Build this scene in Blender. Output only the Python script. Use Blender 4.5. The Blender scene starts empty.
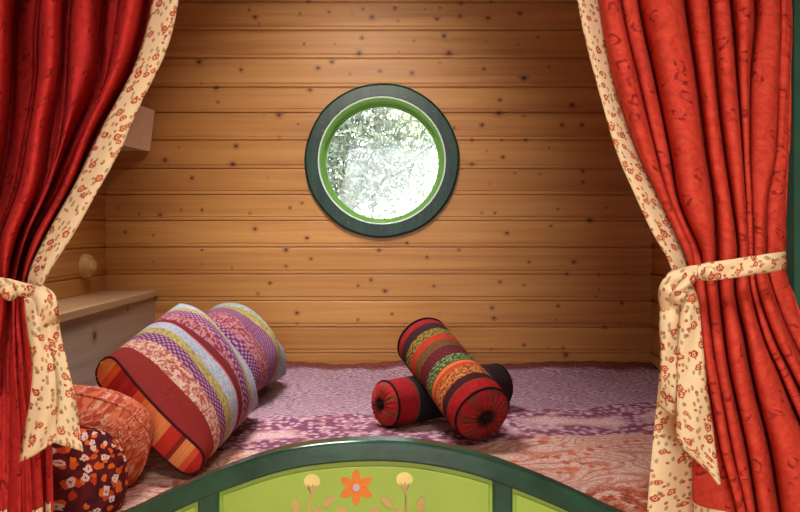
import bpy, math, random
import numpy as np
from mathutils import Vector
random.seed(7); rng = np.random.default_rng(11)
SC = bpy.context.scene; COL = SC.collection
F = 760.0; H = 1.19; HOR = 230.0; D = 2.78; BED = 0.696
def W(px, py, d):
    return ((px-400.0)*d/F, d, H-(py-HOR)*d/F)
def bed_d(py): return (H-BED)*F/(py-HOR)
def lin(r, g, b):
    f = lambda c: (c/255/12.92) if c/255 <= .04045 else ((c/255+.055)/1.055)**2.4
    return (f(r), f(g), f(b), 1.0)
def sm(a, b, x):
    t = min(1, max(0, (x-a)/(b-a))); return t*t*(3-2*t)
def crom(xs, ys, x):
    n = len(xs)
    if x <= xs[0]: return ys[0]+(x-xs[0])*(ys[1]-ys[0])/(xs[1]-xs[0])
    if x >= xs[-1]: return ys[-1]+(x-xs[-1])*(ys[-1]-ys[-2])/(xs[-1]-xs[-2])
    i = max(k for k in range(n-1) if xs[k] <= x)
    def sl(k):
        if k == 0: return (ys[1]-ys[0])/(xs[1]-xs[0])
        if k == n-1: return (ys[-1]-ys[-2])/(xs[-1]-xs[-2])
        return (ys[k+1]-ys[k-1])/(xs[k+1]-xs[k-1])
    h = xs[i+1]-xs[i]; t = (x-xs[i])/h
    return (2*t**3-3*t*t+1)*ys[i]+(t**3-2*t*t+t)*h*sl(i)+(-2*t**3+3*t*t)*ys[i+1]+(t**3-t*t)*h*sl(i+1)

# ------------------------------------------------------------- node helper
class M:
    def __init__(s, name, rough=.6, spec=.4):
        s.m = bpy.data.materials.new(name); s.m.use_nodes = True
        s.t = s.m.node_tree; s.n = s.t.nodes; s.b = s.n['Principled BSDF']
        s.b.inputs['Roughness'].default_value = rough
        s.b.inputs['Specular IOR Level'].default_value = spec
    def lk(s, a, sock):
        if hasattr(a, 'is_output') or isinstance(a, bpy.types.NodeSocket): s.t.links.new(a, sock)
        else: sock.default_value = a
    def math(s, op, a, b=0.0, c=None, clamp=False):
        n = s.n.new('ShaderNodeMath'); n.operation = op; n.use_clamp = clamp
        s.lk(a, n.inputs[0]); s.lk(b, n.inputs[1])
        if c is not None: s.lk(c, n.inputs[2])
        return n.outputs[0]
    def mr(s, v, a, b, c=0., d=1.):
        n = s.n.new('ShaderNodeMapRange'); s.lk(v, n.inputs[0])
        for i, x in enumerate((a, b, c, d)): n.inputs[i+1].default_value = x
        return n.outputs[0]
    def uv(s): return s.n.new('ShaderNodeTexCoord').outputs['UV']
    def obj(s): return s.n.new('ShaderNodeTexCoord').outputs['Object']
    def attr(s, name):
        n = s.n.new('ShaderNodeAttribute'); n.attribute_name = name; return n.outputs['Fac']
    def mp(s, v, scale=(1, 1, 1), loc=(0, 0, 0), rot=(0, 0, 0)):
        n = s.n.new('ShaderNodeMapping'); s.lk(v, n.inputs[0])
        n.inputs['Scale'].default_value = scale; n.inputs['Location'].default_value = loc; n.inputs['Rotation'].default_value = rot
        return n.outputs[0]
    def sep(s, v):
        n = s.n.new('ShaderNodeSeparateXYZ'); s.lk(v, n.inputs[0]); return n.outputs
    def comb(s, x, y, z=0.0):
        n = s.n.new('ShaderNodeCombineXYZ')
        for i, a in enumerate((x, y, z)): s.lk(a, n.inputs[i])
        return n.outputs[0]
    def noise(s, v, scale, detail=2., rough=.5, dist=0.):
        n = s.n.new('ShaderNodeTexNoise'); s.lk(v, n.inputs['Vector']); n.inputs['Scale'].default_value = scale
        n.inputs['Detail'].default_value = detail; n.inputs['Roughness'].default_value = rough; n.inputs['Distortion'].default_value = dist
        return n.outputs['Fac']
    def noisec(s, v, scale, detail=2.):
        n = s.n.new('ShaderNodeTexNoise'); s.lk(v, n.inputs['Vector']); n.inputs['Scale'].default_value = scale
        n.inputs['Detail'].default_value = detail; return n.outputs['Color']
    def vor(s, v, scale, rand=1., dim='2D', feature='F1'):
        n = s.n.new('ShaderNodeTexVoronoi'); n.voronoi_dimensions = dim; n.feature = feature
        s.lk(v, n.inputs['Vector']); n.inputs['Scale'].default_value = scale; n.inputs['Randomness'].default_value = rand
        return n.outputs['Distance'], n.outputs['Color']
    def white(s, v):
        n = s.n.new('ShaderNodeTexWhiteNoise'); n.noise_dimensions = '1D'; s.lk(v, n.inputs['W']); return n.outputs['Value']
    def warp(s, v, scale, amt):
        c = s.noisec(v, scale); n = s.n.new('ShaderNodeVectorMath'); n.operation = 'MULTIPLY_ADD'
        s.lk(c, n.inputs[0]); n.inputs[1].default_value = (amt,)*3; s.lk(v, n.inputs[2]); return n.outputs[0]
    def ramp(s, f, stops, const=False):
        n = s.n.new('ShaderNodeValToRGB'); s.lk(f, n.inputs[0]); cr = n.color_ramp
        if const: cr.interpolation = 'CONSTANT'
        cr.elements[0].position = stops[0][0]; cr.elements[0].color = stops[0][1]
        cr.elements[1].position = stops[1][0]; cr.elements[1].color = stops[1][1]
        for p, c in stops[2:]: e = cr.elements.new(p); e.color = c
        return n.outputs[0]
    def mix(s, f, a, b, mode='MIX'):
        n = s.n.new('ShaderNodeMix'); n.data_type = 'RGBA'; n.blend_type = mode
        s.lk(f, n.inputs[0]); s.lk(a, n.inputs[6]); s.lk(b, n.inputs[7]); return n.outputs[2]
    def bump(s, h, strength=.3, dist=.01):
        n = s.n.new('ShaderNodeBump'); n.inputs['Strength'].default_value = strength; n.inputs['Distance'].default_value = dist
        s.lk(h, n.inputs['Height']); s.t.links.new(n.outputs[0], s.b.inputs['Normal'])
    def col(s, c): s.lk(c, s.b.inputs['Base Color']); return s.m
    def sheen(s, w, tint=(1, 1, 1, 1)):
        s.b.inputs['Sheen Weight'].default_value = w; s.b.inputs['Sheen Roughness'].default_value = .5; s.b.inputs['Sheen Tint'].default_value = tint

def plain(name, c, rough=.5, spec=.4, var=.12, scale=20, bump=0):
    m = M(name, rough, spec); o = m.obj(); f = m.noise(o, scale, 4)
    c2 = tuple(min(1, x*(1-var)) for x in c[:3])+(1,); c1 = tuple(min(1, x*(1+var)) for x in c[:3])+(1,)
    if bump: m.bump(m.noise(o, scale*8, 3), bump, .003)
    return m.col(m.mix(m.mr(f, .3, .7), c2, c1))

def wood(name, dark, mid, light, knots=True, pitch=.0988, off=0.0, rough=.45, spec=.35, vertical=False):
    m = M(name, rough, spec); uv = m.uv(); x, y, _ = m.sep(uv)
    row = m.math('FLOOR', m.math('DIVIDE', m.math('SUBTRACT', y, off), pitch))
    rnd = m.white(row)
    k = m.attr('knot') if knots else 9.0
    halo = m.mr(k, 1.0, 4.5, 1., 0.) if knots else 0.0
    yy = m.math('ADD', y, m.math('MULTIPLY', halo, .012)) if knots else y
    xx = m.math('ADD', x, m.math('MULTIPLY', rnd, 7.3))
    g1 = m.noise(m.comb(m.math('MULTIPLY', xx, 1.6), m.math('MULTIPLY', yy, 70), rnd), 1, 3, .5, .3)
    g2 = m.noise(m.comb(m.math('MULTIPLY', xx, .9), m.math('MULTIPLY', yy, 18), rnd), 1, 3, .5, .8)
    f = m.math('ADD', m.math('MULTIPLY', g1, .35), m.math('MULTIPLY', g2, .65))
    c = m.ramp(m.mr(f, .27, .73), [(0, dark), (.45, mid), (1, light)])
    c = m.mix(m.mr(rnd, 0, 1, .0, .22), c, mid)
    c = m.mix(m.math('MULTIPLY', m.mr(m.noise(uv, 2.2, 2), .35, .75), .25), c, light)
    c = m.mix(m.math('MULTIPLY', rnd, .16), c, dark)
    if knots:
        c = m.mix(m.math('MULTIPLY', m.mr(k, 1.2, 3.0, 1., 0.), .45), c, lin(120, 62, 28))
        ck = m.mix(m.noise(uv, 260, 2), lin(52, 30, 20), lin(104, 58, 32))
        c = m.mix(m.mr(m.math('ADD', k, m.math('MULTIPLY', m.noise(uv, 120, 2), .5)), 1.0, 1.55, 1., 0.), c, ck)
    m.bump(g1, .12, .002)
    return m.col(c)

def floral(name, base=(228, 212, 172), dens=52.):
    m = M(name, .85, .15); uv = m.uv(); w = m.warp(uv, 90, .004)
    # stems and small leaves
    d2, c2 = m.vor(m.mp(w, (1.5, .85, 1), (.31, .17, 0), (0, 0, .6)), dens*1.7)
    leaf = m.math('MULTIPLY', m.math('LESS_THAN', d2, .27), m.math('GREATER_THAN', m.sep(c2)[0], .42))
    d3, c3 = m.vor(m.mp(w, (1, 1, 1), (.73, .44, 0)), dens*1.5)
    bud = m.math('MULTIPLY', m.math('LESS_THAN', d3, .17), m.math('GREATER_THAN', m.sep(c3)[1], .55))
    d, c = m.vor(m.warp(uv, 150, .004), dens, 1.)
    on = m.math('GREATER_THAN', m.sep(c)[2], .28)
    sz = m.mr(m.sep(c)[0], 0, 1, .8, 1.25); dd = m.math('DIVIDE', d, sz)
    dd = m.math('ADD', dd, m.math('MULTIPLY', m.math('SUBTRACT', m.noise(uv, 230, 2), .5), .28))
    out = m.math('MULTIPLY', m.mr(dd, .22, .27, 1., 0.), on)
    mid = m.math('MULTIPLY', m.mr(dd, .11, .15, 1., 0.), on)
    cen = m.math('MULTIPLY', m.math('LESS_THAN', dd, .05), on)
    b = m.mix(m.noise(uv, 25, 2), lin(*base), lin(min(255, base[0]+8), base[1]-6, base[2]-18))
    x = m.mix(m.math('MULTIPLY', leaf, .7), b, m.mix(m.sep(c2)[1], lin(128, 116, 66), lin(160, 96, 62)))
    x = m.mix(m.math('MULTIPLY', bud, .9), x, lin(178, 74, 44))
    x = m.mix(out, x, m.mix(m.sep(c)[1], lin(158, 48, 32), lin(190, 92, 56)))
    x = m.mix(mid, x, lin(232, 176, 130)); x = m.mix(cen, x, lin(120, 40, 26))
    m.bump(m.noise(uv, 900, 2), .15, .001)
    return m.col(x)

def damask(name, a, b, line):
    m = M(name, .8, .2); uv = m.uv()
    n1 = m.noise(m.warp(uv, 18, .03), 22, 2, .5, 1.2)
    ln = m.mr(m.math('ABSOLUTE', m.math('SUBTRACT', n1, .5)), .012, .04, 1., 0.)
    d, c = m.vor(m.warp(uv, 60, .012), 30)
    fl = m.math('MULTIPLY', m.math('LESS_THAN', m.math('ABSOLUTE', m.math('SUBTRACT', d, .22)), .07), m.math('GREATER_THAN', m.sep(c)[0], .45))
    base = m.mix(m.mr(m.noise(uv, 70, 5, .7), .35, .65), a, b)
    x = m.mix(m.math('MULTIPLY', ln, .18), base, line)
    fl = m.math('MULTIPLY', fl, m.mr(m.noise(uv, 110, 2), .44, .54)); x = m.mix(m.math('MULTIPLY', fl, .75), x, line)
    m.bump(m.noise(uv, 300, 3), .25, .002); pass
    return m.col(x)

def striped(name, stops, pats, wob=.018, dots=70., rough=.85):
    """stops: (pos, colour); pats: (pos, colour, kind) ; uv = (along 0-1, across metres)"""
    m = M(name, rough, .15); uv = m.uv(); x, y, _ = m.sep(uv)
    xx = m.math('ADD', x, m.math('MULTIPLY', m.math('SUBTRACT', m.noise(m.comb(m.math('MULTIPLY', y, 9), m.math('MULTIPLY', x, 2)), 1, 2), .5), wob*2))
    base = m.ramp(xx, stops, True); pc = m.ramp(xx, [(p, c) for p, c, k in pats], True)
    kind = m.ramp(xx, [(p, (k, k, k, 1)) for p, c, k in pats], True); kd = m.math('MULTIPLY', kind, 1.0)
    pv = m.comb(m.math('MULTIPLY', x, .6), y)
    d, c = m.vor(m.warp(pv, 60, .006), dots)
    dot = m.math('LESS_THAN', d, .33)
    sq = m.math('GREATER_THAN', m.math('MULTIPLY', m.math('SINE', m.math('MULTIPLY', y, 420)), m.math('SINE', m.math('MULTIPLY', x, 230))), .1)
    rnd = m.mr(m.noise(m.warp(pv, 40, .03), 110, 3, .7), .47, .53)
    isdot = m.math('COMPARE', kd, .5, .1); issq = m.math('COMPARE', kd, 1., .1); isn = m.math('COMPARE', kd, .25, .1)
    f = m.math('ADD', m.math('ADD', m.math('MULTIPLY', isdot, dot), m.math('MULTIPLY', issq, sq)), m.math('MULTIPLY', isn, rnd), clamp=True)
    o = m.mix(f, base, pc)
    o = m.mix(m.math('MULTIPLY', m.mr(m.noise(pv, 260, 4, .7), .35, .65), .5), o, lin(110, 80, 80), 'MULTIPLY')
    m.bump(m.noise(pv, 500, 2), .2, .002)
    return m.col(o)

# ------------------------------------------------------------- mesh helpers
def tag(o, label=None, cat=None, group=None, kind=None):
    if label: o['label'] = label
    if cat: o['category'] = cat
    if group: o['group'] = group
    if kind: o['kind'] = kind
    return o
def empty(name, loc=(0, 0, 0)):
    o = bpy.data.objects.new(name, None); COL.objects.link(o); o.location = loc; o.empty_display_size = .05; return o
def obj(name, vs, fs, mat, parent=None, uvs=None, smooth=True, solid=0, bevel=0, attrs=None):
    me = bpy.data.meshes.new(name)
    if parent is not None:
        p = parent.matrix_basis.translation.copy(); q = parent
        while q.parent: q = q.parent; p += q.matrix_basis.translation
        vs = [(v[0]-p.x, v[1]-p.y, v[2]-p.z) for v in vs]
    me.from_pydata([tuple(map(float, v)) for v in vs], [], fs); me.update()
    if uvs is not None:
        l = me.uv_layers.new(name='UVMap'); li = np.zeros(len(me.loops), dtype=np.int32); me.loops.foreach_get('vertex_index', li)
        l.data.foreach_set('uv', np.asarray(uvs, dtype=np.float32)[li].ravel())
    if attrs:
        for k, a in attrs.items():
            at = me.attributes.new(k, 'FLOAT', 'POINT'); at.data.foreach_set('value', np.asarray(a, dtype=np.float32))
    me.materials.append(mat)
    if smooth: me.polygons.foreach_set('use_smooth', [True]*len(me.polygons))
    o = bpy.data.objects.new(name, me); COL.objects.link(o)
    if parent is not None: o.parent = parent
    if solid:
        s = o.modifiers.new('s', 'SOLIDIFY'); s.thickness = abs(solid); s.offset = -1 if solid > 0 else 1
    if bevel:
        b = o.modifiers.new('b', 'BEVEL'); b.width = bevel; b.segments = 2; b.limit_method = 'ANGLE'
    return o
class MB:
    def __init__(s): s.v = []; s.f = []; s.u = []
    def add(s, vs, fs, us=None):
        k = len(s.v); s.v += list(vs); s.f += [tuple(i+k for i in f) for f in fs]; s.u += list(us if us is not None else [(v[0], v[2]) for v in vs])
    def box(s, x0, x1, y0, y1, z0, z1):
        # separate faces so every side carries planar uvs
        P = lambda x, y, z: (x, y, z)
        qs = [([P(x0, y0, z0), P(x1, y0, z0), P(x1, y0, z1), P(x0, y0, z1)], 0, 2), ([P(x1, y1, z0), P(x0, y1, z0), P(x0, y1, z1), P(x1, y1, z1)], 0, 2),
              ([P(x0, y1, z0), P(x0, y0, z0), P(x0, y0, z1), P(x0, y1, z1)], 1, 2), ([P(x1, y0, z0), P(x1, y1, z0), P(x1, y1, z1), P(x1, y0, z1)], 1, 2),
              ([P(x0, y0, z1), P(x1, y0, z1), P(x1, y1, z1), P(x0, y1, z1)], 1, 0), ([P(x0, y1, z0), P(x1, y1, z0), P(x1, y0, z0), P(x0, y0, z0)], 1, 0)]
        for q, a, b in qs: s.add(q, [(0, 1, 2, 3)], [(p[a], p[b]) for p in q])
        return s
    def grid(s, nu, nv, fn, uvf=None, wrap=False):
        vs = []; us = []
        for j in range(nv):
            for i in range(nu):
                u, v = i/(nu-1), j/(nv-1); vs.append(fn(u, v)); us.append(uvf(u, v) if uvf else (u, v))
        s.add(vs, [(j*nu+i, j*nu+i+1, (j+1)*nu+i+1, (j+1)*nu+i) for j in range(nv-1) for i in range(nu-1)], us); return s
    def tube(s, pts, r, n=8, closed=False):
        N = len(pts); rings = []
        for i, p in enumerate(pts):
            p = Vector(p); a = Vector(pts[(i-1) % N] if closed or i else pts[0]); b = Vector(pts[(i+1) % N] if closed or i < N-1 else pts[-1])
            t = (b-a).normalized(); up = Vector((0, 0, 1)) if abs(t.z) < .9 else Vector((0, 1, 0)); e = t.cross(up).normalized(); g = e.cross(t)
            rings.append([p+r*(math.cos(2*math.pi*k/n)*e+math.sin(2*math.pi*k/n)*g) for k in range(n)])
        vs = [tuple(q) for R in rings for q in R]; fs = []
        for i in range(N if closed else N-1):
            j = (i+1) % N
            for k in range(n): fs.append((i*n+k, j*n+k, j*n+(k+1) % n, i*n+(k+1) % n))
        if not closed: fs += [tuple(range(n))[::-1], tuple((N-1)*n+k for k in range(n))]
        s.add(vs, fs, [(v[0]+v[1], v[2]) for v in vs]); return s
    def lathe(s, prof, c, axis='y', n=64):
        vs = []; us = []
        for k in range(n):
            a = 2*math.pi*k/n
            for r, h in prof:
                if axis == 'y': vs.append((c[0]+r*math.cos(a), c[1]+h, c[2]+r*math.sin(a)))
                elif axis == 'x': vs.append((c[0]+h, c[1]+r*math.cos(a), c[2]+r*math.sin(a)))
                else: vs.append((c[0]+r*math.cos(a), c[1]+r*math.sin(a), c[2]+h))
                us.append((a*.1, r+h))
        m = len(prof); s.add(vs, [(k*m+i, k*m+i+1, ((k+1) % n)*m+i+1, ((k+1) % n)*m+i) for k in range(n) for i in range(m-1)], us); return s
    def build(s, name, mat, parent=None, **kw): return obj(name, s.v, s.f, mat, parent, s.u, **kw)

LZ0 = H-(353-HOR)*D/F
# ------------------------------------------------------------- materials
pine = wood('pine_boards', lin(144, 88, 42), lin(186, 128, 66), lin(212, 160, 92), off=LZ0)
pale = wood('pale_boards', lin(138, 118, 96), lin(166, 146, 122), lin(188, 168, 142), pitch=.3)
cream = floral('cream_floral_cloth')
redR = damask('red_damask', lin(192, 54, 40), lin(214, 78, 54), lin(116, 16, 24))
redL = damask('crimson_damask', lin(186, 38, 38), lin(208, 58, 48), lin(96, 14, 26))
dgreen = M('dark_green_paint', .2, .6); _o = dgreen.obj()
dgreen.bump(dgreen.noise(dgreen.mp(_o, (6, 1, 60)), 1.5, 3), .08, .002)
dgreen = dgreen.col(dgreen.mix(dgreen.mr(dgreen.noise(_o, 14, 4), .35, .7), lin(14, 60, 48), lin(32, 84, 62)))
wgreen = M('weathered_green_paint', .4, .4); _o = wgreen.obj()
_a = wgreen.mix(wgreen.mr(wgreen.noise(wgreen.mp(_o, (30, 1, 5)), 1, 5, .6), .35, .7), lin(10, 40, 36), lin(28, 68, 50))
wgreen = wgreen.col(wgreen.mix(wgreen.mr(wgreen.noise(_o, 60, 4, .7), .62, .72), _a, lin(96, 104, 60)))
lime = plain('lime_paint', lin(158, 190, 76), .4, .4, .08, 8)
leafgreen = plain('leaf_green_paint', lin(120, 178, 84), .35, .5, .1, 12)
white_seal = plain('white_seal', lin(222, 235, 228), .4, .5, .04)

# ------------------------------------------------------------- walls with boards
KN = [(249,10,1.6),(255,17,2.6),(259,24,1.4),(199,62,2.9),(241,70,2),(216,88,2.4),(201,83,1),(308,1,2),(300,14,1.6),(329,12,1.8),(363,9,1.5),(352,14,1.1),(395,8,2.3),(372,17,2.6),(398,21,1),(304,44,1.6),(335,44,1.2),(362,38,2.3),(359,53,3),(399,52,1.2),(318,68,2.6),(332,62,2.6),(350,74,1.4),(380,71,2.2),(310,90,2.4),(461,3,2),(491,1,1.3),(425,9,1.2),(440,8,1.4),(460,16,2),(437,19,1.8),(488,18,2.2),(520,13,2.5),(444,36,2.6),(414,41,1.3),(449,53,3.2),(486,41,1),(538,37,1.5),(518,45,1),(440,63,1.2),(484,69,2.1),(412,73,2.6),(524,78,3.3),(549,67,1.5),(500,100,2.2),(530,105,1),(572,105,3.2),(499,113,3.1),(524,116,1.4),(482,125,2.6),(454,128,2),(562,125,2.4),(582,125,2.4),(472,140,2),(502,140,1.6),(526,140,2),(549,148,1.4),(503,157,2.3),(472,164,2.2),(487,151,1),(515,173,1.3),(540,174,1.4),(583,171,2.2),(583,182,2),(489,184,1),(482,213,1.3),(495,213,1.7),(558,209,1.5),(590,220,3),(606,208,1.3),(551,226,1.6),(507,233,2.2),(646,226,1.3),(529,262,1.7),(574,262,2.3),(567,274,2),(599,275,1.5),(626,273,1.3),(651,273,1.2),(500,282,1.9),(524,285,1.4),(599,290,1.4),(596,297,1.2),(492,308,2),(494,318,2.2),(558,306,1.9),(556,320,1.2),(622,303,2),(605,327,2),(620,324,1.2),(491,349,1.2),(524,345,2),(548,348,1.2),(563,348,1.5),(566,355,3),(218,102,1.6),(279,115,3),(298,124,1.4),(264,115,1),(236,146,2.6),(233,164,3),(279,138,1.7),(179,147,1.1),(165,160,2.6),(192,178,2.2),(131,182,1),(268,178,1),(181,210,1.4),(202,210,1.7),(139,214,1.4),(160,215,2),(119,208,1),(250,213,1.3),(290,208,1.8),(302,203,1.6),(255,229,2.2),(307,238,2.3),(286,250,2.6),(311,259,1.7),(286,266,1.7),(379,250,2.2),(407,243,2),(427,257,1.8),(371,280,1.9),(358,286,1.6),(385,291,2.4),(434,286,1.7),(270,283,1.9),(258,294,1.6),(297,313,2.3),(297,324,1.4),(392,314,1.6),(358,320,1.6),(440,313,1),(459,250,1.5),(125,232,1.6),(153,235,1.2),(202,250,1.6),(202,264,1.1),(232,268,1.1),(153,262,1.1)]
XL, XR, ZC = -1.078, .921, 2.25
LINES = [2, 30, 58, 87, 112.5, 140, 168.5, 194.5, 220.5, 247, 274, 300.5, 327, 353]
LZ = [H-(y-HOR)*D/F for y in LINES]
z = LZ[0]
while z+.0988 < ZC: z += .0988; LZ.insert(0, z)
z = LZ[-1]
while z-.0988 > 0: z -= .0988; LZ.append(z)
GR = [(-.0060, 0), (-.0022, .0012), (-.0017, .010), (.0017, .010), (.0022, .0024), (.013, .0022), (.016, 0)]   # v-groove with a shallow rebate above it
def rows(step):
    R = {}
    for z0 in LZ:
        for a, dpt in GR: R[round(z0+a, 5)] = dpt
    zs = sorted(R); out = []
    for a, b in zip(zs[:-1], zs[1:]):
        out.append((a, R[a])); n = int((b-a)/step)
        if n > 1 and b-a > .03:
            out += [(a+(b-a)*k/n, 0) for k in range(1, n)]
    out.append((zs[-1], R[zs[-1]]))
    return [(0, 0)]+[r for r in out if 0 < r[0] < ZC]+[(ZC, 0)]
PC = W(382, 161, D); PR = 77*D/F
def board_wall(name, us, place, knots, step, hole=False, mat=pine):
    R = rows(step); nu = len(us); zs = np.array([r[0] for r in R]); dp = np.array([r[1] for r in R]); us = np.array(us)
    U, Z = np.meshgrid(us, zs); k = np.full(U.shape, 9.0)
    for kx, kz, s in knots:
        k = np.minimum(k, np.hypot((U-kx)/1.15, Z-kz)/s)
    vs = [place(u, z, d) for z, d in zip(zs, dp) for u in us]
    fs = []
    for j in range(len(zs)-1):
        for i in range(nu-1):
            if hole and math.hypot((us[i]+us[i+1])/2-PC[0], (zs[j]+zs[j+1])/2-PC[2]) < PR-.03: continue
            fs.append((j*nu+i, j*nu+i+1, (j+1)*nu+i+1, (j+1)*nu+i))
    uv = np.stack([U.ravel(), Z.ravel()], 1)
    o = obj(name, vs, fs, mat, None, uv, smooth=False, attrs={'knot': k.ravel()})
    tag(o, kind='structure'); return o
kn = [((x-400)*D/F, H-(y-HOR)*D/F, s*D/F*.62) for x, y, s in KN]
board_wall('wall_back', list(np.linspace(XL, XR, 460)), lambda u, z, d: (u, D+d, z), kn, .005, True)
def rk(n, a, b): return [(random.uniform(a, b), random.uniform(0.9, 2.2), random.uniform(.003, .007)) for _ in range(n)]
board_wall('wall_left', list(np.linspace(-1.9, D, 420)), lambda u, z, d: (XL-d, u, z), rk(90, -1.9, D), .02)
board_wall('wall_right', list(np.linspace(-1.9, D, 420)), lambda u, z, d: (XR+d, u, z), rk(90, -1.9, D), .02)
# plain outer shell behind the boards (keeps daylight out), floor, ceiling and the doorway wall behind the camera
plainpine = wood('plain_pine', lin(140, 86, 44), lin(172, 112, 60), lin(196, 140, 80), knots=False)
sh = MB().box(XL-.06, XL-.012, -2, D+.1, 0, ZC+.05); sh.build('wall_left_outer', plainpine, smooth=False)['kind'] = 'structure'
sh = MB().box(XR+.012, XR+.06, -2, D+.1, 0, ZC+.05); sh.build('wall_right_outer', plainpine, smooth=False)['kind'] = 'structure'
MB().box(XL-.06, XR+.06, -2, D+.1, ZC, ZC+.05).build('ceiling', plainpine, smooth=False)['kind'] = 'structure'
MB().box(XL-.06, XR+.06, -2, D+.1, -.05, 0).build('floor', plainpine, smooth=False)['kind'] = 'structure'
fb = MB().box(XL-.06, -.62, -2, -1.9, 0, ZC).box(.56, XR+.06, -2, -1.9, 0, ZC).box(-.62, .56, -2, -1.9, 2.1, ZC)
fb.build('wall_front', plainpine, smooth=False)['kind'] = 'structure'
# outer skin of the back wall, with the round opening
ob = MB(); R2 = .246; cx, cz = PC[0], PC[2]
N = 96; vs = []; us = []
for k in range(N):
    a = 2*math.pi*k/N; ca, sa = math.cos(a), math.sin(a)
    tx = ((XR+.06-cx) if ca > 0 else (cx-XL+.06))/max(abs(ca), 1e-6); tz = ((ZC+.04-cz) if sa > 0 else cz)/max(abs(sa), 1e-6); t = min(tx, tz)
    vs += [(cx+R2*ca, D+.1, cz+R2*sa), (cx+t*ca, D+.1, cz+t*sa)]
ob.add(vs, [(2*k, 2*k+1, (2*((k+1) % N))+1, 2*((k+1) % N)) for k in range(N)]); o = ob.build('wall_back_outer', plainpine, smooth=False); o['kind'] = 'structure'
for n in ((XL-.06, cz), (XR+.06, cz)): pass

# ------------------------------------------------------------- porthole window
win = tag(empty('window_1', (PC[0], D, PC[2]-PR)), 'round porthole window with a wide dark green wooden surround, leafy trees outside', 'window', kind='structure')
px = D/F; PCt = (PC[0], D, PC[2])
r1 = 77*px; r2 = 63.5*px; b = .0015
surround = MB()
prof = [(r2, -.004), (r2, -.019), (r2+.003, -.022), (r1-.008, -.022), (r1, -.016), (r1, .004)]
n = 240; vs = []; us = []
for k in range(n):
    a = 2*math.pi*k/n
    for r, h in prof:
        rr = r*(1+(.003*math.sin(6*a+.5)+.002*math.sin(11*a)) if r > r2+.01 else 1)
        vs.append((PC[0]+rr*math.cos(a), D+h, PC[2]+rr*math.sin(a))); us.append((rr, a*.2))
m_ = len(prof); surround.add(vs, [(k*m_+i, k*m_+i+1, ((k+1) % n)*m_+i+1, ((k+1) % n)*m_+i) for k in range(n) for i in range(m_-1)], us)
surround.build('window_surround', wgreen, win, smooth=False)
MB().lathe([(r2-.0045, .01), (r2-.0045, -.018), (r2-.002, -.021), (r2+.001, -.02), (r2+.001, .0)], PCt).build('seal', white_seal, win)
MB().lathe([(r2-.004, -.016), (r2-.007, -.016), (r2-.009, .07), (59.2*px, .075), (57.6*px, .080), (57.6*px, .094), (r2+.012, .1)], PCt).build('inner_frame', leafgreen, win)
MB().lathe([(r2-.009, .055), (61.0*px, .056), (60.8*px, .075)], PCt).build('glazing_bead', plain('bead_green', lin(150, 190, 110), .3, .5), win)
gm = M('window_glass'); gm.n.remove(gm.b); out = gm.n['Material Output']
tr = gm.n.new('ShaderNodeBsdfTransparent'); gl = gm.n.new('ShaderNodeBsdfGlossy'); gl.inputs['Roughness'].default_value = .02
mx = gm.n.new('ShaderNodeMixShader'); fr = gm.n.new('ShaderNodeFresnel'); gm.t.links.new(fr.outputs[0], mx.inputs[0]); gm.t.links.new(tr.outputs[0], mx.inputs[1]); gm.t.links.new(gl.outputs[0], mx.inputs[2]); gm.t.links.new(mx.outputs[0], out.inputs[0])
MB().lathe([(0, .082), (58.4*px, .082), (58.4*px, .086), (0, .086)], PCt).build('pane', gm.m, win, smooth=False)

# ------------------------------------------------------------- outside
def leafmat(name, c1, c2):
    m = M(name, .6, .3); o = m.obj(); m.b.inputs['Transmission Weight'].default_value = 0
    return m.col(m.mix(m.mr(m.noise(o, 6, 3), .35, .65), c1, c2))
def tree(name, c, R, nl, size, mat, label, holes=.0, seed=1):
    rg = random.Random(seed); t = tag(empty(name, (c[0], c[1], 0)), label, 'tree', 'trees outside the porthole')
    MB().tube([(c[0]+.05*math.sin(z*2), c[1], z) for z in np.linspace(0, c[2]-R*.3, 8)], .05, 10).build('trunk', bark, t)
    m = MB(); cl = [(rg.gauss(0, .45), rg.gauss(0, .35), rg.gauss(0, .45)) for _ in range(70)]
    for i in range(nl):
        q = cl[rg.randrange(len(cl))]
        p = Vector((c[0]+R*q[0]+rg.gauss(0, .13)*R, c[1]+R*q[1]+rg.gauss(0, .13)*R, c[2]+R*q[2]+rg.gauss(0, .13)*R))
        u = Vector((rg.gauss(0, 1), rg.gauss(0, 1), rg.gauss(0, 1))).normalized(); v = u.orthogonal().normalized(); w = u.cross(v)*.3; s = size*rg.uniform(.6, 1.3)
        m.add([tuple(p-u*s), tuple(p+v*s*.38+w*s*.3), tuple(p+u*s), tuple(p-v*s*.38+w*s*.3)], [(0, 1, 2, 3)])
    for i in range(14):
        q = cl[i]; a = Vector((c[0], c[1], c[2]-R*.7)); b_ = Vector((c[0]+R*q[0], c[1]+R*q[1], c[2]+R*q[2]))
        m.tube([a, a.lerp(b_, .5)+Vector((0, 0, .05)), b_], .008, 5)
    m.build('foliage', mat, t, smooth=False); return t
bark = plain('bark', lin(160, 150, 136), .9, .1, .3, 30)
tree('leafy_tree', (-.45, 6.2, 2.0), 1.0, 5200, .042, leafmat('leaf_pale', lin(92, 106, 96), lin(140, 152, 130)), 'pale sunlit leafy tree outside the porthole, filling the left of the glass', seed=3)
tree('leafy_tree', (.7, 10.5, 2.6), 1.5, 4200, .045, leafmat('leaf_bright', lin(120, 132, 100), lin(170, 180, 140)), 'brighter yellow green tree seen at the right of the round porthole', seed=5)
gs = plain('grass', lin(130, 150, 90), .9, .1, .3, 3); g = MB().grid(30, 30, lambda u, v: (-15+30*u, 3.2+25*v, -.3+.08*math.sin(u*30)*math.cos(v*24))).build('ground', gs); g['kind'] = 'structure'

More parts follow.
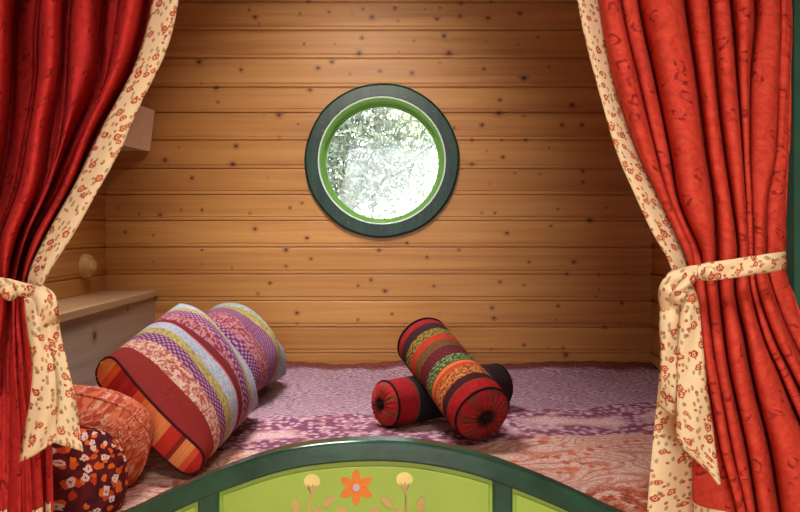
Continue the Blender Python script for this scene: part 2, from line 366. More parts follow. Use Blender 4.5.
# ------------------------------------------------------------- bench box along the left wall
BX = -.896; BZ = H-.22
bench = tag(empty('storage_bench', (BX-.09, 2.0, 0)), 'pale unpainted wooden box bench along the left wall behind the striped pillows', 'bench')
def box_knots(n, a, b, z0, z1): return [(random.uniform(a, b), random.uniform(z0, z1), random.uniform(.004, .009)) for _ in range(n)]
ys = np.linspace(1.3, D-.001, 160); zs = np.linspace(0, BZ-.02, 90)
K = [(1.93, .91, .007), (2.23, .88, .011), (2.5, .93, .006), (1.7, .8, .01)]
vs = []; uv = []; kk = []
for z in zs:
    for y in ys: vs.append((BX, y, z)); uv.append((y, z)); kk.append(min([9]+[math.hypot(y-a, z-c)/s for a, c, s in K]))
o = obj('side_panel', vs, [(j*160+i, j*160+i+1, (j+1)*160+i+1, (j+1)*160+i) for j in range(89) for i in range(159)], pale, bench, uv, smooth=False, attrs={'knot': kk}, solid=.018)
MB().box(XL+.002, BX+.012, 1.28, D-.002, BZ-.02, BZ).build('top_board', wood('pale_top', lin(150, 116, 82), lin(180, 144, 104), lin(200, 166, 124), knots=False, pitch=.4), bench, smooth=False, bevel=.003)
MB().box(XL+.002, BX-.02, 1.3, 1.32, 0, BZ-.02).build('end_panel', pale, bench, smooth=False)

# ------------------------------------------------------------- wall lamp in the corner
lamp = tag(empty('wall_lamp', W(140, 132, 2.6)), 'small boxy pale pinkish beige lampshade on the wall in the back left corner', 'lamp')
ct = [(-.892, 2.765), (-.945, 2.46), (-1.05, 2.46), (-1.05, 2.765)]
def zc(px_, py, d): return H-(py-HOR)*d/F
zt, zb = zc(0, 111, 2.765), zc(0, 151.5, 2.765)
mcx, mcy = -.985, 2.61
shd = MB(); top = [(x, y, zt) for x, y in ct]; bot = [(mcx+(x-mcx)*.86, mcy+(y-mcy)*.9, zb) for x, y in ct]; bot[0] = (-.905, 2.75, zb)
for i in range(4):
    j = (i+1) % 4; shd.add([top[i], top[j], bot[j], bot[i]], [(0, 1, 2, 3)])
shd.add(top, [(0, 1, 2, 3)])
shd.build('lamp_shade', plain('shade_fabric', lin(240, 214, 190), .8, .2, .04), lamp, smooth=False, solid=.003)
MB().box(XL+.001, -1.04, 2.55, 2.67, zb+.03, zt-.03).build('wall_bracket', plain('brass_bracket', lin(150, 120, 70), .4, .5), lamp, smooth=False, bevel=.004)
# ------------------------------------------------------------- round switch on the left wall
ds = 1.078*F/316; sz_ = zc(0, 266, ds)
sw = tag(empty('wall_switch', (XL, ds, sz_)), 'round yellowish wooden wall switch on the left wall above the bench', 'switch')
swm = plain('switch_wood', lin(206, 168, 104), .4, .4, .15, 40); swk = plain('switch_knob', lin(206, 168, 100), .35, .4, .1)
MB().lathe([(0, .026), (.030, .026), (.037, .022), (.041, .012), (.042, -.002)], (XL, ds, sz_), 'x').build('base_plate', swm, sw)
MB().lathe([(0, .036), (.016, .035), (.021, .031), (.023, .022)], (XL, ds, sz_), 'x', 32).build('knob', swk, sw)
MB().box(XL+.033, XL+.042, ds-.004, ds+.004, sz_-.016, sz_+.016).build('switch_lever', swk, sw, smooth=False, bevel=.002)

# ------------------------------------------------------------- bed
PD = 1.24
front = tag(empty('bed', (0, PD+.02, 0)), 'built-in bed with a dark green arched front, lime green panels and painted flowers', 'bed')
MB().box(BX+.004, XR-.004, PD+.045, D-.006, 0, .42).build('platform', plainpine, front, smooth=False, bevel=.004)
MB().box(BX+.012, XR-.006, PD+.055, D-.012, .422, BED-.034).build('mattress', plain('ticking', lin(190, 180, 168), .9, .1), smooth=False, bevel=.03)
tag(bpy.data.objects['mattress'], 'thick mattress under the patterned bedspread', 'mattress')
def bed_h(x, y):
    z = BED-.004
    z += .0035*math.sin(x*13+y*5)+.0025*math.sin(y*21-x*9)+.0015*math.sin(x*37+y*31)
    hump = sm(-.70, -.80, x)*sm(1.34, 1.55, y)*(.085+.02*math.sin(y*11))*(1-.55*sm(2.0, 2.4, y)); z += hump
    e = sm(D-.16, D-.03, y); z += e*(.015+.004*math.sin(x*11)+.002*math.sin(x*37+1)+.0015*math.sin(x*83))
    z -= .05*sm(PD+.10, PD+.05, y)
    return z
bs = M('bedspread_print', .9, .15); uv = bs.uv()
rt = bs.mp(uv, (1, 1, 1), (0, 0, 0), (0, 0, math.radians(-9))); x, y, _ = bs.sep(rt)   # y' = depth coordinate of the bands
wv = bs.math('ADD', y, bs.math('MULTIPLY', bs.math('SUBTRACT', bs.noise(rt, 5, 2), .5), .05))
# fine lavender field with woven rows
rowf = bs.math('SINE', bs.math('MULTIPLY', wv, 560)); br = bs.noise(bs.comb(bs.math('MULTIPLY', x, 60), bs.math('MULTIPLY', y, 170)), 1, 2, .6)
ln = bs.mr(bs.math('ADD', bs.math('MULTIPLY', rowf, .14), br), .46, .56)
lav = bs.mix(ln, bs.mix(bs.noise(rt, 3.5, 2), lin(204, 176, 188), lin(176, 142, 152)), lin(98, 54, 76))
# plum floral band
dv, cv = bs.vor(bs.warp(rt, 30, .02), 42); pet = bs.math('MULTIPLY', bs.mr(dv, .18, .40, 1., 0.), .8)
plum = bs.mix(pet, bs.mix(bs.mr(bs.noise(rt, 20, 3), .5, .62), lin(118, 66, 88), lin(190, 146, 152)), bs.mix(bs.math('GREATER_THAN', bs.sep(cv)[0], .8), lin(206, 172, 182), lin(180, 96, 80)))
med = bs.mr(bs.math('ABSOLUTE', bs.math('SUBTRACT', wv, 1.885)), .02, .05, 1., 0.)
plum = bs.mix(bs.math('MULTIPLY', med, bs.mr(bs.noise(bs.mp(rt, (5, 1, 1)), 1, 1), .45, .52)), plum, bs.mix(bs.mr(bs.noise(rt, 120, 2), .4, .6), lin(214, 180, 170), lin(186, 140, 146)))
# peach paisley field: swirls of contour lines
pn = bs.noise(bs.warp(bs.mp(rt, (1, 1.6, 1)), 3, .25), 4.2, 0, .4, .5)
ring = bs.math('SINE', bs.math('MULTIPLY', pn, 70)); ringm = bs.mr(ring, .35, .85)
fine = bs.mr(bs.noise(bs.warp(rt, 60, .01), 130, 3, .7), .46, .56)
pais = bs.mix(ringm, bs.mix(fine, lin(210, 176, 160), lin(186, 134, 120)), bs.mix(fine, lin(172, 106, 86), lin(192, 138, 116)))
dw, cw = bs.vor(bs.warp(rt, 40, .02), 34)
dab = bs.math('MULTIPLY', bs.mr(dw, .22, .34, 1., 0.), bs.mr(bs.noise(bs.mp(rt, (1, 2.5, 1)), 7, 2), .52, .60))
pais = bs.mix(dab, pais, bs.mix(bs.sep(cw)[0], lin(206, 104, 60), lin(160, 76, 64)))
cc = bs.mix(bs.mr(wv, 1.738, 1.744), pais, plum); cc = bs.mix(bs.mr(wv, 2.03, 2.035), cc, lav)
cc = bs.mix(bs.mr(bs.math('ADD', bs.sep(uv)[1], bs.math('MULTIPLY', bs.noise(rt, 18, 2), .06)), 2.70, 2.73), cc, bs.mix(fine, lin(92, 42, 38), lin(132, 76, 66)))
ex = bs.mr(bs.math('ABSOLUTE', bs.math('SUBTRACT', wv, 1.30)), .0, .06, 1., 0.)
cc = bs.mix(bs.math('MULTIPLY', bs.mr(bs.noise(rt, 30, 2), .4, .5), bs.mr(wv, 1.36, 1.42, 1., 0.)), cc, bs.mix(fine, lin(190, 96, 56), lin(120, 60, 52)))
bs.bump(bs.math('ADD', bs.noise(rt, 60, 3), bs.math('MULTIPLY', ln, .3)), .35, .006)
bsm = bs.col(cc)
bx0, bx1, by0, by1 = BX+.006, XR-.004, PD+.052, D-.005
sp = MB().grid(190, 170, lambda u, v: (bx0+(bx1-bx0)*u, by0+(by1-by0)*v, bed_h(bx0+(bx1-bx0)*u, by0+(by1-by0)*v)), lambda u, v: (bx0+(bx1-bx0)*u, by0+(by1-by0)*v))
tag(sp.build('bedspread', bsm, solid=.012), 'lavender, plum and peach paisley bedspread covering the whole bed', 'bedspread')

# ------------------------------------------------------------- green bed front
CX = [-40, 40, 100, 130, 160, 190, 230, 280, 330, 385, 430, 480, 540, 590, 615, 660, 740, 840]
CY = [545, 537, 523, 512, 497, 483, 467, 451, 443, 441, 445, 456, 478, 500, 512, 528, 541, 545]
top_ = lambda x: crom(CX, CY, x)
def bar(name, xs, fa, fb, y0, y1, mat, parent, bev=.004):
    """solid between curve fa (top) and fb (bottom), in px at the board's depth"""
    m = MB(); n = len(xs); vs = []
    for x_ in xs:
        for yy, pyf in ((y0, fa), (y0, fb), (y1, fb), (y1, fa)):
            p = W(x_, pyf(x_), PD); vs.append((p[0], yy, p[2]))
    fs = [(i*4+k, i*4+(k+1) % 4, (i+1)*4+(k+1) % 4, (i+1)*4+k) for i in range(n-1) for k in range(4)]+[(0, 3, 2, 1), ((n-1)*4, (n-1)*4+1, (n-1)*4+2, (n-1)*4+3)]
    m.add(vs, fs); return m.build(name, mat, parent, smooth=False, bevel=bev)
zpy = lambda z: HOR+(H-z)*F/PD
X0 = 400+(BX-.02)*F/PD; X1 = 400+(XR-.005)*F/PD
rail_w = 21
bar('top_rail', list(np.linspace(X0, X1, 120)), lambda x: top_(x), lambda x: top_(x)+rail_w+6*abs(x-382)/250*.3, PD, PD+.034, dgreen, front)
for a, b_ in ((X0, X0+22), (197, 218), (493, 513), (X1-22, X1)):
    bar('stile', list(np.linspace(a, b_, 8)), lambda x: top_(x)+rail_w-1, lambda x: zpy(.1), PD+.001, PD+.033, dgreen, front)
bar('bottom_rail', [X0, X1], lambda x: zpy(.16), lambda x: zpy(.02), PD, PD+.034, dgreen, front)
for a, b_ in ((X0+20, 199), (511, X1-20), (216, 495)):
    LP_ = bar('lime_panel', list(np.linspace(a, b_, 60)), lambda x: top_(x)+rail_w-3, lambda x: zpy(.155), PD+.012, PD+.024, lime, front, 0); LP_['label'] = 'recessed lime green panel'
    PB_ = bar('panel_bevel', list(np.linspace(a+5, b_-5, 60)), lambda x: top_(x)+rail_w+6, lambda x: zpy(.17), PD+.0085, PD+.013, lime, front, .004)
fy = PD+.0076
def flat(name, pts, mat, dy=0):
    c = (sum(p[0] for p in pts)/len(pts), sum(p[1] for p in pts)/len(pts)); P = [W(c[0], c[1], PD)]+[W(p[0], p[1], PD) for p in pts]; n = len(pts)
    vs = [(p[0], fy-dy, p[2]) for p in P]; vs2 = [(p[0], fy+.001, p[2]) for p in P[1:]]
    fs = [(0, 1+i, 1+(i+1) % n) for i in range(n)]+[(1+i, n+1+i, n+1+(i+1) % n, 1+(i+1) % n) for i in range(n)]
    return obj(name, vs+vs2, fs, mat, LP_, [(v[0], v[2]) for v in vs+vs2], smooth=False)
def ell(cx, cy, a, b_, rot=0, n=20, pt=0):
    out = []
    for k in range(n):
        t = 2*math.pi*k/n; x_, y_ = a*math.cos(t), b_*math.sin(t)*(1-pt*abs(math.cos(t))**3)
        out.append((cx+x_*math.cos(rot)-y_*math.sin(rot), cy+x_*math.sin(rot)+y_*math.cos(rot)))
    return out
pink = plain('painted_pink', lin(196, 172, 106), .6, .2, .1); yel = plain('painted_yellow', lin(236, 222, 140), .6, .2, .1)
orp = plain('painted_orange', lin(226, 134, 58), .6, .2, .15); lil = plain('painted_lilac', lin(196, 186, 200), .6, .2)
for k in range(6):
    a = math.radians(-90+60*k); flat('painted_petal', ell(356+10*math.cos(a), 489+10*math.sin(a), 8.5, 4.4, a, 20, .6), orp, .0003)
flat('flower_centre', ell(356, 489, 3.6, 3.6), lil, .0008)
for cx_, cy_ in ((311.5, 483), (404.5, 481)):
    flat('painted_bud', ell(cx_, cy_, 8.3, 7.3), yel)
    s_ = 1 if cx_ < 356 else -1
    flat('painted_stem', [(cx_-2.5, cy_+7), (cx_-5, cy_+3), (cx_-1, cy_+5), (cx_+1, cy_+2), (cx_+2, cy_+5), (cx_+6, cy_+3), (cx_+3, cy_+8), (cx_+1-s_*2, cy_+18), (cx_-s_*3, cy_+40), (cx_-2-s_*3, cy_+40), (cx_-1-s_*3, cy_+18)], pink, .0006)
for k, (cx_, cy_, a_, b_, rr) in enumerate(((295, 508, 8, 4, 1.4), (328, 503, 8, 3.6, -.7), (341, 512, 6, 4, -.3), (318, 513, 6, 3, .5), (387, 504, 8, 3.6, .8), (375, 513, 6, 4, .3), (421, 506, 8, 4, 1.75), (398, 514, 6, 3, -.5))):
    flat('painted_leaf', ell(cx_, cy_, a_, b_, rr, 18, .15), pink, .0009+.0002*k)

# ------------------------------------------------------------- pillows
def lerp(a, b, t): return a+(b-a)*t
def pillow(name, A, T, C, R, thick, mat, gmat, pmat, label, group=None, gus=.03, crease=None, back=None, uvk=1.0, pipe=.003):
    """A near-top, T far-top, C near-bottom, R far-bottom: mid-plane corners; a thick padded cover with an end gusset at the near side"""
    A, T, C, R = map(Vector, (A, T, C, R)); root = empty(name, tuple((C+R)/2)); n = (T-A).cross(C-A).normalized()
    if n.x < 0: n = -n
    L = ((T-A).length+(R-C).length)/2; Wd = ((C-A).length+(R-T).length)/2
    def th(s, t):
        e = max(0, 1-abs(t)**3.2)**.5
        far = max(0, 1-max(0, s)**3.5)**.5
        body = thick*e*far*(1-.25*s*s)
        if s < 0: w = sm(-1, -.55, s); body = lerp(gus*max(0, 1-abs(t)**12)**.5, body, w**.7)
        if crease is not None: body -= .022*math.exp(-((s-crease-.05*t)/.07)**2)*e
        body += .005*math.sin(7*s+3*t)*e*far*sm(-1, -.7, s)
        return body
    def mid(s, t):
        u, v = (s+1)/2, (t+1)/2; p = A.lerp(T, u).lerp(C.lerp(R, u), v)
        bow = .022*(1-t*t) if s < 0 else .022*(1-t*t); p = p-(T-A).normalized()*bow*(-s) if s < 0 else p+(T-A).normalized()*bow*s*1.2
        if s < 0: p = p  # near end bows towards the viewer
        p = p+n*.02*(1-t*t)*(1-s*s); return p
    def surf(sg):
        def f(u, v):
            s, t = u*2-1, v*2-1; s = math.copysign(abs(s)**.8, s); t = math.copysign(abs(t)**.7, t)
            return tuple(mid(s, t)+n*th(s, t)*sg)
        return f
    uvf = lambda u, v: ((math.copysign(abs(u*2-1)**.8, u*2-1)+1)/2, v*Wd)
    m = MB().grid(90, 60, surf(1), uvf); m.build('cover', mat, root)
    MB().grid(60, 40, surf(-1), uvf).build('back_cover', back or mat, root)
    g = MB().grid(8, 60, lambda u, v: tuple(mid(-1, math.copysign(abs(v*2-1)**.7, v*2-1))+n*lerp(-1, 1, u)*th(-1, math.copysign(abs(v*2-1)**.7, v*2-1))-(T-A).normalized()*.006*math.sin(math.pi*u)), lambda u, v: (v, u*.05))
    g.build('end_gusset', gmat, root)['label'] = 'end gusset in blocks of orange and red'
    ts = [math.copysign(abs(q)**.7, q) for q in np.linspace(-1, 1, 60)]
    loop = [tuple(mid(-1, t)+n*th(-1, t)-(T-A).normalized()*.001) for t in ts]+[tuple(mid(-1, t)-n*th(-1, t)) for t in ts[::-1][1:-1]]
    MB().tube(loop, pipe, 6, True).build('piping', pmat, root)
    return tag(root, label, 'pillow', group)
c_ = lin
def pat(seq, start, end):
    st = []; pt = []; x_ = start; tot = sum(q[0] for q in seq)
    for w, base, pc, k in seq: st.append((x_, base)); pt.append((x_, pc, k)); x_ += w/tot*(end-start)
    st[0] = (0, st[0][1]); pt[0] = (0,)+pt[0][1:]; return st, pt
RED = (c_(142, 40, 34), c_(142, 40, 34), 0.); PINKF = (c_(178, 92, 80), c_(222, 186, 160), .25); PUR = (c_(104, 48, 88), c_(178, 128, 160), 1.)
YEL = (c_(190, 174, 96), c_(150, 134, 78), .25); BLU = (c_(150, 166, 184), c_(184, 184, 192), .25); DRD = (c_(112, 28, 36), c_(160, 60, 50), 0.); TEAL = (c_(110, 150, 150), c_(190, 200, 190), .25); PK2 = (c_(190, 132, 136), c_(136, 50, 66), .25)
s1, p1 = pat([(16,)+RED, (11,)+PINKF, (10,)+PUR, (9,)+YEL, (13,)+BLU, (1.5,)+(c_(190, 70, 50), c_(190, 70, 50), 0.), (9,)+DRD, (15,)+PK2, (9,)+PUR, (7,)+YEL, (12,)+BLU], 0, .80)
s2, p2 = pat([(12,)+PUR, (12,)+PK2, (16,)+PUR, (9,)+YEL, (5,)+TEAL, (16,)+BLU], 0, .82)
st1 = striped('pillow_stripes', s1, p1); st2 = striped('pillow_stripes_far', s2, p2)
gm_ = M('gusset_blocks', .85, .15); uvx = gm_.sep(gm_.uv())[0]
gj = gm_.math('ADD', uvx, gm_.math('MULTIPLY', gm_.math('SUBTRACT', gm_.noise(gm_.mp(gm_.uv(), (300, 1, 1)), 1, 2), .5), .03))
gusset = gm_.col(gm_.mix(gm_.mr(gm_.noise(gm_.mp(gm_.uv(), (60, 4, 1)), 1, 3), .3, .7, 0, .5), gm_.ramp(gj, [(0, c_(236, 150, 80)), (.13, c_(226, 96, 44)), (.20, c_(150, 22, 34)), (.40, c_(214, 88, 48)), (.46, c_(232, 144, 82)), (.60, c_(196, 38, 34)), (.70, c_(116, 20, 30)), (.74, c_(234, 152, 86)), (.84, c_(220, 90, 52)), (.90, c_(178, 30, 34))], True), c_(190, 70, 44)))
pipem = plain('dark_piping', c_(70, 22, 26), .8, .1); backm = plain('maroon_backing', c_(108, 56, 44), .9, .1, .25, 60)
def P(px_, py, d): return W(px_, py, d)
def PZ(x, d, zb_): return (x, d, BED+zb_)
pillow('striped_pillow', P(101, 362, 1.57), P(180, 303, 2.10), P(200, 468, 1.50), PZ(-.372, 2.0, .035), .08, st1, gusset, pipem, 'plump striped pillow with an orange and red block end, leaning nearest the bed front', 'striped pillows on the bed', .033, .12, backm)
pillow('striped_pillow', P(182, 330, 2.12), P(216, 306, 2.56), PZ(-.42, 2.10, .035), PZ(-.362, 2.42, .035), .09, st2, gusset, pipem, 'striped lilac, yellow and pale blue pillow behind the nearer one, by the back wall', 'striped pillows on the bed', .03, None, backm)

# floral cushions at the lower left
def cushion(name, c, ax, mat, label, parts=True, seed=0):
    """soft square cushion: superellipsoid along three axes (vectors)"""
    c = Vector(c); a, b_, n_ = map(Vector, ax)
    root = empty(name, tuple(c)); m = MB()
    def f(sg):
        def g(u, v):
            s, t = u*2-1, v*2-1; s = math.copysign(abs(s)**.75, s); t = math.copysign(abs(t)**.75, t)
            e = max(0, (1-abs(s)**3)*(1-abs(t)**3))**.5
            k = 1-.20*s*s*t*t-.04*(t*t+s*s)
            return tuple(c+a*s*k+b_*t*k+n_*(sg*e*(1+.06*math.sin(5*s+seed)+.05*math.sin(6*t))))
        return g
    uvf = lambda u, v: ((u-.5)*2*a.length, (v-.5)*2*b_.length)
    m.grid(50, 50, f(1), uvf); m.grid(50, 50, f(-1), uvf); m.build('cover', mat, root)
    edge = [tuple(c+(a*s+b_*t)*(1-.20*s*s*t*t-.04*(t*t+s*s))) for s, t in [(-1+2*k/20, -1) for k in range(20)]+[(1, -1+2*k/20) for k in range(20)]+[(1-2*k/20, 1) for k in range(20)]+[(-1, 1-2*k/20) for k in range(20)]]
    MB().tube(edge, .003, 6, True).build('piping', mat, root)
    return tag(root, label, 'cushion')
pm = M('paisley_orange', .9, .1); u_ = pm.uv(); n0 = pm.noise(pm.warp(u_, 14, .05), 16, 1, .4, .8)
rr_ = pm.mr(pm.math('SINE', pm.math('MULTIPLY', n0, 55)), .1, .5); ff = pm.mr(pm.noise(pm.warp(u_, 80, .01), 140, 3, .7), .45, .55)
dd_, cd_ = pm.vor(pm.warp(u_, 60, .01), 60)
pc_ = pm.mix(rr_, pm.mix(ff, c_(206, 112, 74), c_(172, 64, 44)), pm.mix(ff, c_(214, 160, 130), c_(184, 88, 70)))
pc_ = pm.mix(pm.math('MULTIPLY', pm.math('LESS_THAN', dd_, .28), pm.math('GREATER_THAN', pm.sep(cd_)[0], .4)), pc_, pm.mix(pm.sep(cd_)[1], c_(146, 38, 34), c_(220, 120, 70)))
pais_m = pm.col(pc_)
fm = M('maroon_floral', .9, .1); u_ = fm.uv(); b0 = fm.mix(fm.mr(fm.noise(u_, 40, 3), .4, .6), c_(74, 24, 32), c_(104, 34, 34))
d1, k1 = fm.vor(fm.warp(u_, 90, .014), 62); o1 = fm.math('MULTIPLY', fm.mr(d1, .32, .36, 1., 0.), fm.math('GREATER_THAN', fm.sep(k1)[0], .35)); b0 = fm.mix(o1, b0, fm.mix(fm.sep(k1)[1], c_(226, 110, 36), c_(190, 60, 34)))
d2, k2 = fm.vor(fm.warp(fm.mp(u_, (1, 1, 1), (.41, .23, 0)), 150, .012), 42); o2 = fm.math('MULTIPLY', fm.mr(d2, .24, .27, 1., 0.), fm.math('GREATER_THAN', fm.sep(k2)[2], .3)); b0 = fm.mix(o2, b0, c_(226, 190, 178))
b0 = fm.mix(fm.math('MULTIPLY', fm.mr(d2, .06, .08, 1., 0.), o2), b0, c_(150, 50, 60)); mfl = fm.col(b0)
cushion('patterned_cushion', (-.625, 1.45, BED+.085), ((.145, .0, -.03), (.04, -.035, .105), (.02, .075, .03)), pais_m, 'plump orange and pink paisley cushion between the left curtain and the striped pillow', seed=1)
cushion('patterned_cushion', (-.585, 1.335, BED+.062), ((.105, .01, -.012), (.01, -.012, .095), (0, .042, .006)), mfl, 'dark maroon cushion with orange and white flowers, half hidden by the left curtain')

# ------------------------------------------------------------- bolsters
def bolster(name, A, B, r, bands, pats_, capm, label, capm2=None):
    A = Vector(A); B = Vector(B); ax = (B-A).normalized(); L = (B-A).length
    e = ax.cross(Vector((0, 0, 1))).normalized(); g = e.cross(ax)
    root = empty(name, tuple((A+B)/2)-Vector((0, 0, r)) if False else ((A+B)/2)[:]); n = 64
    prof = lambda u: r*(1+.02*math.sin(u*9)-.05*abs(2*u-1)**6)
    def side(u, v):
        a = 2*math.pi*v; p = A.lerp(B, u); rr = prof(u)*(1+.008*math.sin(3*a+4*u)); return tuple(p+rr*(math.cos(a)*e+math.sin(a)*g))
    MB().grid(60, n+1, side, lambda u, v: (u, v*2*math.pi*r)).build('cover', striped(name+'_stripes', bands, pats_, .006, 95.), root)
    for c, dirn, uu, cm in ((A, -ax, 0, capm), (B, ax, 1, capm2 or capm)):
        def cap(u, v):
            a = 2*math.pi*v; q = u; R = prof(uu)*q; k = 1+.02*math.sin(22*a)*(1-q)
            h = .020*math.sqrt(max(0, 1-q**4))*(1-.55*math.exp(-(q/.22)**2))+.0022*math.sin(22*a)*q*(1-q)*4
            return tuple(c+dirn*h+R*k*(math.cos(a)*e+math.sin(a)*g))
        MB().grid(18, 133, cap, lambda u, v: (u*math.cos(2*math.pi*v), u*math.sin(2*math.pi*v))).build('end_cap', cm, root)['label'] = 'gathered red end'
        MB().tube([tuple(c+(prof(uu)+.001)*(math.cos(t)*e+math.sin(t)*g)) for t in np.linspace(0, 2*math.pi, 48, endpoint=False)], .0032, 6, True).build('piping', blackm, root)
        MB().lathe([(0, .004), (.006, .003), (.009, 0), (.009, -.004), (0, -.004)], tuple(c+dirn*.012), 'y', 16).build('button', blackm, root)
    return tag(root, label, 'bolster', None)
blackm = plain('black_piping', c_(34, 22, 24), .8, .1)
def capmat(name, r1_, r2_, r3_):
    m = M(name, .9, .1); x_, y_, _ = m.sep(m.uv()); r_ = m.math('POWER', m.math('ADD', m.math('MULTIPLY', x_, x_), m.math('MULTIPLY', y_, y_)), .5)
    an = m.math('ARCTAN2', y_, x_); rays = m.mr(m.math('SINE', m.math('ADD', m.math('MULTIPLY', an, 7), m.math('MULTIPLY', m.noise(m.uv(), 2.5, 2), 9))), -.2, .6)
    nz = m.noise(m.uv(), 9, 4, .7); c = m.mix(m.math('MULTIPLY', rays, .6), r1_, r2_); c = m.mix(m.mr(m.math('ADD', r_, m.math('MULTIPLY', nz, .4)), .45, .66, 1., 0.), c, r3_)
    return m.col(m.mix(m.mr(nz, .5, .75, 0, .5), c, r3_))
cap1 = capmat('cap_red', c_(150, 34, 38), c_(84, 58, 42), c_(44, 20, 24)); cap2 = capmat('cap_red_olive', c_(172, 40, 40), c_(96, 74, 50), c_(46, 24, 24))
# bands from the near end to the far end
OL = c_(150, 130, 56)
seq = [(10, c_(186, 34, 34), c_(160, 24, 30), .25), (1.5, c_(150, 60, 30), c_(150, 60, 30), 0.), (7, c_(74, 30, 34), c_(60, 26, 30), .25), (11, c_(150, 44, 28), c_(214, 150, 74), .25), (4, c_(206, 76, 36), c_(206, 76, 36), 0.), (3, c_(226, 130, 66), c_(220, 120, 60), 0.), (1.5, c_(120, 60, 30), c_(120, 60, 30), 0.), (9, c_(52, 92, 62), c_(160, 160, 90), .5), (1.5, c_(110, 30, 30), c_(110, 30, 30), 0.), (10, c_(78, 26, 36), c_(134, 46, 48), 1.), (9, c_(128, 90, 42), c_(110, 72, 38), .25), (7, c_(206, 62, 40), c_(190, 52, 36), .25), (9, OL, c_(78, 50, 34), .5), (9, c_(56, 28, 32), c_(70, 34, 34), .25), (9, c_(166, 36, 34), c_(150, 30, 34), .25)]
sa_, pa_ = pat(seq, 0, 1)
NB = PZ(.190, 1.755, .070); FBp = PZ(.060, 2.03, .196)
bolster('bolster_cushion', NB, FBp, .072, sa_, pa_, cap1, 'brightly banded round bolster lying on top, its red gathered end towards the camera')
seq = [(14, c_(172, 32, 36), c_(150, 28, 34), .25), (2, c_(120, 60, 40), c_(120, 60, 40), 0.), (18, c_(30, 28, 34), c_(44, 34, 38), .25), (30, c_(60, 30, 30), c_(90, 40, 34), .25), (20, c_(36, 40, 40), c_(60, 50, 40), .25), (14, c_(60, 26, 34), c_(40, 36, 36), .25)]
sb_, pb_ = pat(seq, 0, 1)
bolster('bolster_cushion', PZ(-.034, 1.90, .0595), PZ(.272, 2.12, .0615), .0585, sb_, pb_, cap2, 'dark banded round bolster lying crosswise underneath the brighter bolster')

